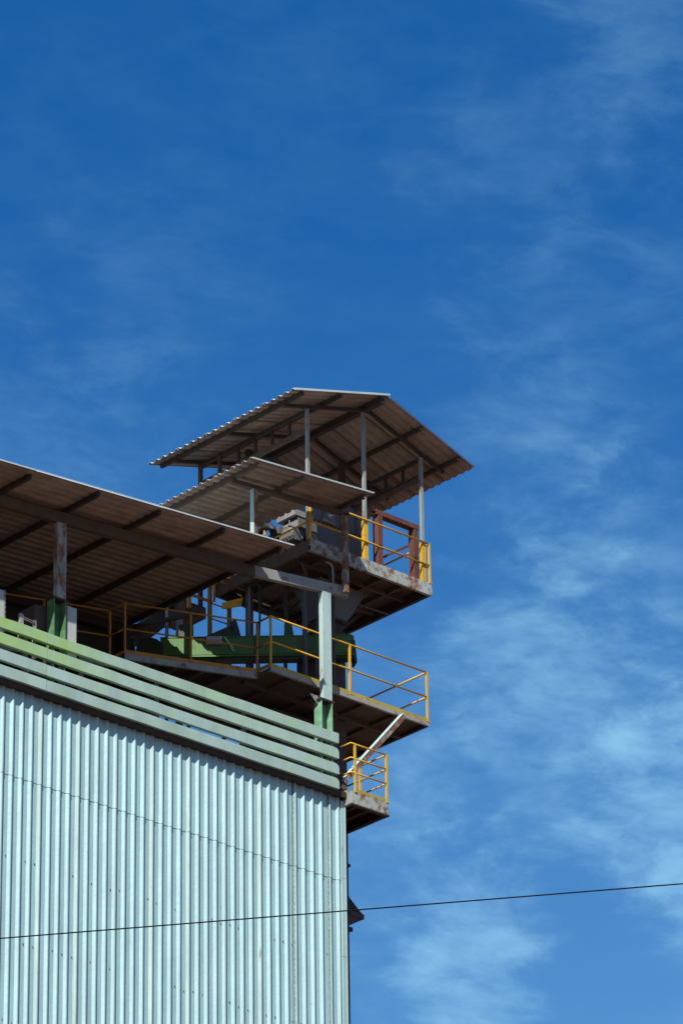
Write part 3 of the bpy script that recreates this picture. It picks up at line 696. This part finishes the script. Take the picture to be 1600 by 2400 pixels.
# ------------------------------------------------------------------ green conveyor
con = thing('green_conveyor', 'green trough conveyor running behind the orange handrails', 'conveyor', (-0.6, 1.9, 38.4))
c0 = Vector((0.83, 0.5, 0)); dl = Vector((-0.735, 0.678, 0)); nb = Vector((0.678, 0.735, 0))
LEN = 3.75
def cbox(mb, t0, t1, n0, n1, z0, z1):
    a = c0+dl*t0; b = c0+dl*t1
    lo = [a+nb*n0, b+nb*n0, b+nb*n1, a+nb*n1]
    return mb.hull8([p+Vector((0, 0, z0)) for p in lo], [p+Vector((0, 0, z1)) for p in lo])
for t0, t1 in ((0.02, 1.88), (1.94, LEN)):
    part('trough', con, cbox(MB(), t0, t1, 0.0, 0.24, 38.60, 38.96), m_green)
part('top_cover', con, cbox(MB(), 0.05, LEN, -0.012, 0.252, 38.962, 38.98), m_green)
part('bottom_flange', con, cbox(MB(), 0.0, LEN, -0.03, 0.27, 38.545, 38.575), m_green)
part('lower_body', con, cbox(MB(), 0.0, LEN, 0.02, 0.22, 38.49, 38.543), m_dgreen)
part('joint_flange', con, cbox(MB(), 1.885, 1.935, -0.03, 0.27, 38.572, 39.0), m_dgreen)
part('joint_flange', con, cbox(MB(), 0.44, 0.475, -0.02, 0.26, 38.572, 38.975), m_dgreen)
part('end_plate', con, MB().hull8([c0+Vector((0.03, -0.02, 38.40)), c0+nb*.25+Vector((-0.04, 0, 38.38)), c0+nb*.25+Vector((-0.08, 0.02, 38.38)), c0+Vector((-0.02, 0.0, 38.40))],
                                  [c0+Vector((-0.02, -0.02, 38.85)), c0+nb*.25+Vector((-0.04, 0, 38.9)), c0+nb*.25+Vector((-0.08, 0.02, 38.9)), c0+Vector((-0.07, 0.0, 38.85))]), m_dgreen)
for t in (0.62, 1.62, 2.75, 3.5):
    p = c0+dl*t
    part('support_leg', con, MB().beam(p+nb*.12+Vector((0, 0, 37.445)), p+nb*.12+Vector((0, 0, 38.49)), 0.07, 0.07), m_dgreen)
p = c0+dl*3.95
part('tail_drum', con, MB().tube([p+nb*-.02+Vector((0, 0, 38.70)), p+nb*.52+Vector((0, 0, 38.70))], 0.27, 18), m_dgreen)
part('tail_box', con, cbox(MB(), 4.25, 5.1, -0.02, 0.5, 38.40, 38.95), m_dgreen)
part('tail_stand', con, cbox(MB(), 3.78, 4.9, 0.05, 0.45, 37.445, 38.42), m_dgreen)
p = c0+dl*3.25
part('inlet_box', con, cbox(MB(), 3.12, 3.40, 0.03, 0.21, 38.98, 39.26), m_dgreen)
pts_in = [(2.35, 38.98), (2.95, 38.98), (2.48, 39.20), (2.35, 39.24)]
a = c0+nb*.05
part('inclined_guard', con, MB().prism([(u, v) for u, v in pts_in], a, dl, (0, 0, 1), nb*.14), m_dgreen)
part('feed_spout', con, MB().beam(c0+dl*2.27+nb*.12+Vector((0, 0, 38.98)), c0+dl*2.36+nb*.12+Vector((0, 0, 39.34)), 0.14, 0.15), m_dgreen)
part('feed_spout', con, MB().beam(c0+dl*0.98*1.28+nb*.1+Vector((0, 0, 38.98)), c0+dl*0.98*1.32+nb*.1+Vector((0, 0, 39.25)), 0.12, 0.10), m_green)

# sign on the conveyor
sg = thing('conveyor_sign', 'small white sign with black lettering hung on the green conveyor', 'sign', tuple(c0+dl*2.62+Vector((0, 0, 38.8))))
s0 = c0+dl*2.86-nb*.03; ex = -dl; ez = Vector((0.02, 0, 1)).normalized()
def sgbox(u0, u1, v0, v1, y0, y1):
    q = lambda u, v, y: s0+ex*u+ez*v-nb*y+Vector((0, 0, 38.8))
    return MB().hull8([q(u0, v0, y0), q(u1, v0, y0), q(u1, v1, y0), q(u0, v1, y0)], [q(u0, v0, y1), q(u1, v0, y1), q(u1, v1, y1), q(u0, v1, y1)])
part('board', sg, sgbox(0, 0.30, 0, 0.165, 0, 0.012), m_white)
part('stripe', sg, sgbox(0.008, 0.29, 0.038, 0.05, 0.0135, 0.015), m_blue)
part('stripe', sg, sgbox(0.008, 0.29, 0.008, 0.024, 0.0135, 0.015), m_blue)
def lettering(txt, size, u, v):
    cu = bpy.data.curves.new('lettering', 'FONT'); cu.body = txt; cu.size = size
    to = bpy.data.objects.new('tmp_text', cu); COL.objects.link(to)
    bpy.context.view_layer.update()
    me = bpy.data.meshes.new_from_object(to.evaluated_get(bpy.context.evaluated_depsgraph_get()))
    bpy.data.objects.remove(to)
    R = Matrix((ex, ez, -nb)).transposed().to_4x4(); R.translation = s0+ex*u+ez*v-nb*0.0145+Vector((0, 0, 38.8))-origin(sg)
    me.transform(R); me.materials.clear(); me.materials.append(m_ink); me.name = 'lettering'
    o = bpy.data.objects.new('lettering', me); COL.objects.link(o); o.parent = sg
lettering('VH-02-AZ-03', 0.052, 0.012, 0.070)
lettering('TRANSPORTADOR', 0.027, 0.022, 0.130)
def strap_pt(t, z, y=0.05): return c0+dl*t-nb*y+Vector((0, 0, z))
rb = MB(); w = ex*0.035
chain = [(2.53, 38.965, .02), (2.50, 38.90, .05), (2.43, 38.80, .06), (2.38, 38.70, .06), (2.35, 38.64, .05)]
for (t0, z0, y0), (t1, z1, y1) in zip(chain, chain[1:]):
    a0 = strap_pt(t0, z0, y0); a1 = strap_pt(t1, z1, y1); th = nb*0.004
    rb.hull8([a0, a0+w, a0+w+th, a0+th], [a1, a1+w*1.15, a1+w*1.15+th, a1+th])
single('hanging_strap', 'bright light green strap dangling beside the white sign', 'strap', rb, m_lime, tuple(strap_pt(2.5, 38.8)))

# ------------------------------------------------------------------ ladder, landing, posts and chute behind
lad = thing('caged_ladder', 'orange ladder with hoops rising to the upper platform', 'ladder', (-0.85, 2.9, 37.45))
ly = 2.9
lx0, lx1 = -0.79, -0.29
for x in (lx0, lx1):
    part('ladder_rail', lad, MB().box(x-0.035, x+0.035, ly-0.03, ly+0.03, 37.4, 41.2), m_ora)
for k in range(10):
    part('rung', lad, MB().tube([(lx0, ly, 37.7+0.33*k), (lx1, ly, 37.7+0.33*k)], 0.014, 6), m_ora)
for z in (40.75,):
    hoop = [((lx0+lx1)/2+0.28*math.cos(t), ly-0.02-0.55*math.sin(t), z) for t in [math.pi*k/8 for k in range(9)]]
    part('hoop', lad, MB().tube(hoop, 0.022, 6), m_ora)
part('kick_panel', lad, MB().hull8([(-0.72, 2.62, 39.80), (-0.69, 2.62, 39.80), (-0.45, 2.36, 39.84), (-0.48, 2.36, 39.84)], [(-0.72, 2.62, 39.93), (-0.69, 2.62, 39.93), (-0.42, 2.33, 40.02), (-0.45, 2.33, 40.02)]), m_yel)
part('grab_post', lad, MB().box(-1.42, -1.35, ly-0.1, ly-0.03, 39.7, 40.6), m_ora)
part('grab_rail', lad, MB().tube([(-1.38, ly-0.06, 40.0), (lx0, ly-0.06, 40.0)], 0.03, 6), m_ora)
part('grab_rail', lad, MB().tube([(-1.38, ly-0.06, 40.45), (lx0, ly-0.06, 40.45)], 0.03, 6), m_ora)
for xx, yy in ((-0.98, 2.55), (-0.12, 2.5)):
    part('cage_bar', lad, MB().box(xx-0.02, xx+0.02, yy-0.02, yy+0.02, 39.85, 41.2), m_ora)
part('cage_rail', lad, MB().tube([(-0.98, 2.55, 40.32), (-0.12, 2.5, 40.32)], 0.022, 6), m_ora)
part('cage_rail', lad, MB().tube([(-0.98, 2.55, 40.32), (-1.38, 2.85, 40.45)], 0.022, 6), m_ora)
part('side_stay', lad, MB().beam((lx0, ly-0.03, 39.05), (lx0+0.5, ly-0.6, 39.05), 0.05, 0.06), m_ora)
land = thing('ladder_landing', 'small dark landing beside the orange ladder', 'landing', (-1.1, 3.3, 39.7))
part('deck', land, MB().box(-1.38, -0.85, 2.95, 3.75, 39.66, 39.90), m_under)
part('landing_post', land, MB().box(-1.36, -1.26, 3.15, 3.25, 37.2, 39.66), m_grey)
part('landing_beam', land, MB().beam((-2.1, 3.3, 39.92), (-1.385, 3.3, 39.86), 0.06, 0.07), m_dark)
part('landing_brace', land, MB().beam((-2.2, 3.55, 39.30), (-1.38, 2.55, 39.48), 0.06, 0.07), m_dark)
tp = thing('tower_post', 'thin grey steel post carrying the upper platform beside the ladder', 'post', (-0.2, 2.35, 37.45), 'tower posts')
part('post_body', tp, MB().box(-0.30, -0.19, 2.3, 2.41, 37.44, 40.25), m_mach)
part('post_pipe', tp, MB().tube([(-0.335, 2.25, 37.44), (-0.335, 2.25, 40.25)], 0.028, 8), m_mlight)
tp2 = thing('tower_post', 'thin dark channel post just right of the clean pale column', 'post', (0.09, 0.28, 37.45), 'tower posts')
part('post_body', tp2, MB().channel((0.06, 0.3, 37.45), (0.06, 0.3, 40.18), 0.06, 0.10, 0.01, (0, 1, 0)), m_casing)
tp3 = thing('tower_post', 'thin grey pipe post crossing the inclined chute', 'post', (-2.0, 3.2, 37.45), 'tower posts')
part('post_body', tp3, MB().tube([(-1.63, 3.2, 37.2), (-1.63, 3.2, 40.0)], 0.035, 8), m_grey)
tp4 = thing('tower_post', 'tall grey post behind the long canopy girder joint', 'post', (0.0, 2.0, 37.45), 'tower posts')
part('post_body', tp4, MB().box(-0.02, 0.05, 1.0, 1.07, 37.44, 40.2), m_mach)
cl = thing('pipe_bundle', 'dark pipes and cables hanging below the upper platform behind the conveyor', 'pipes', (0.0, 1.9, 37.5))
for i, (x, y, r_) in enumerate(((-0.02, 1.55, 0.03), (0.12, 1.75, 0.018), (-0.45, 1.85, 0.022), (0.2, 0.92, 0.015))):
    part('pipe', cl, MB().tube([(x, y, 37.45), (x, y, 38.9), (x+0.03, y, 39.4), (x+0.03, y, 40.2)], r_, 7), m_mach if i % 2 else m_casing, smooth=True)
part('crossing_pipe', cl, MB().tube([(-0.62, 0.4, 40.02), (-0.1, 0.8, 39.98), (0.9, 1.0, 39.95), (2.3, 1.1, 40.05)], 0.02, 7), m_casing, smooth=True)
part('cable_loop', cl, MB().tube([(-0.6, 1.2, 40.15), (-0.35, 1.3, 39.7), (0.0, 1.45, 39.55), (0.3, 1.5, 39.9)], 0.014, 6), m_black, smooth=True)
part('pipe_bracket', cl, MB().box(-0.5, 0.2, 1.7, 1.74, 39.52, 39.58), m_dark)
ch = thing('inclined_chute', 'brown inclined chute curving down to the conveyor tail', 'chute', (-1.4, 3.7, 39.4))
cp = [(-0.60, 3.7, 40.75), (-0.95, 3.7, 40.38), (-1.22, 3.7, 40.02), (-1.45, 3.7, 39.72), (-1.75, 3.7, 39.42), (-2.05, 3.7, 39.15)]
mb = MB()
ring = []
for i, p in enumerate(cp):
    a = Vector(cp[max(i-1, 0)]); b = Vector(cp[min(i+1, len(cp)-1)]); d = (b-a).normalized(); n_ = Vector((d.z, 0, -d.x))
    wd = 0.17
    ring.append([Vector(p)+n_*wd+Vector((0, -.18, 0)), Vector(p)+n_*wd+Vector((0, .18, 0)), Vector(p)-n_*wd+Vector((0, .18, 0)), Vector(p)-n_*wd+Vector((0, -.18, 0))])
for a, b in zip(ring, ring[1:]): mb.hull8(a, b)
part('chute_body', ch, mb, m_under)
for i in (1, 3):
    part('chute_flange', ch, MB().hull8(*[[p+(p-Vector(cp[i]))*.18+Vector(dv) for p in ring[i]] for dv in ((0.02, 0, 0.02), (-0.02, 0, -0.02))]), m_under)
# hopper that hangs under the middle platform
uh = thing('discharge_box', 'dark steel discharge box below the middle platform', 'box', (-0.4, 1.6, 36.6))
part('box_body', uh, MB().box(-0.75, 0.30, 1.1, 1.9, 35.3, 37.2), m_dark)
part('box_door', uh, MB().box(-0.6, 0.1, 1.085, 1.098, 35.8, 36.9), m_under)

# ------------------------------------------------------------------ cabinets and cable tray behind the slats
cb = thing('electrical_cabinet', 'pale grey cabinet on the right side of the rust streaked column', 'cabinet', (-6.62, -0.02, 36.3))
part('cabinet_body', cb, MB().box(-6.785, -6.555, -0.10, 0.12, 36.0, 37.10), m_cab)
part('cabinet_door', cb, MB().box(-6.77, -6.57, -0.112, -0.102, 36.04, 37.07), m_cab)
part('cabinet_hinge', cb, MB().box(-6.84, -6.787, -0.06, 0.0, 37.03, 37.16), m_under)
c3 = thing('perforated_panel', 'pale perforated panel at the far left above the slats', 'panel', (-8.4, -0.05, 36.3))
part('panel_face', c3, MB().box(-8.9, -8.26, -0.14, -0.125, 36.0, 36.93), m_cab)
mb = MB().box(-8.255, -8.235, -0.145, -0.03, 36.0, 36.95)
part('panel_edge', c3, mb, m_grey)
mb = MB()
for k in range(10): mb.box(-8.228, -8.205, -0.13, -0.07, 36.06+0.09*k, 36.115+0.09*k)
part('edge_tooth', c3, mb, m_grey, kind='stuff')
ct = thing('cable_tray', 'short upright cable tray ends poking above the top slat', 'cable tray', (-7.6, -0.05, 36.2))
part('tray_side', ct, MB().channel((-7.78, -0.03, 36.12), (-7.78, -0.03, 36.66), 0.05, 0.09, 0.01, (1, 0, 0)), m_grey)
part('tray_side', ct, MB().channel((-7.47, -0.03, 36.12), (-7.47, -0.03, 36.63), 0.05, 0.06, 0.01, (1, 0, 0)), m_grey)
part('tray_rung', ct, MB().tube([(-7.75, -0.06, 36.60), (-7.48, -0.06, 36.57)], 0.008, 6), m_grey)
part('tray_rung', ct, MB().tube([(-7.75, -0.06, 36.56), (-7.48, -0.06, 36.53)], 0.008, 6), m_grey)
bp = thing('brown_duct', 'brown boxy duct just left of the green column stub', 'duct', (-7.2, 0.2, 36.4))
part('duct_body', bp, MB().box(-7.26, -6.98, 0.12, 0.5, 35.17, 37.05), m_under)
part('duct_flange', bp, MB().box(-7.36, -7.262, 0.10, 0.5, 35.17, 37.02), m_casing)

# conduit on canopy post
single('bent_conduit', 'thin grey conduit bending over beside the small canopy post', 'conduit',
       MB().tube([(-0.35, -0.02, 39.62), (-0.22, -0.02, 39.98), (-0.22, -0.02, 40.02)], 0.01, 6) if False else
       MB().tube([(-0.17, 0.0, 39.45), (-0.185, 0.0, 39.80), (-0.20, 0.0, 39.93), (-0.26, 0.0, 39.99), (-0.34, 0.02, 39.99)], 0.017, 6),
       m_grey, (-0.17, 0, 39.45), smooth=True)

# ------------------------------------------------------------------ overhead cable
A = Vector((-26.15, -23.02, 19.37)); B = Vector((-20.95, -28.10, 19.80))
dv = (B-A); pts = []
for k in range(-12, 25):
    t = k/6 - 0.5
    p = A+dv*(t); s = (t-0.5)**2
    pts.append(p + Vector((0, 0, 0.004*(s-0.25))))
single('overhead_cable', 'thin black overhead cable stretched across the lower part of the view', 'cable', MB().tube(pts, 0.0078, 8), m_cable, tuple(A), smooth=True)
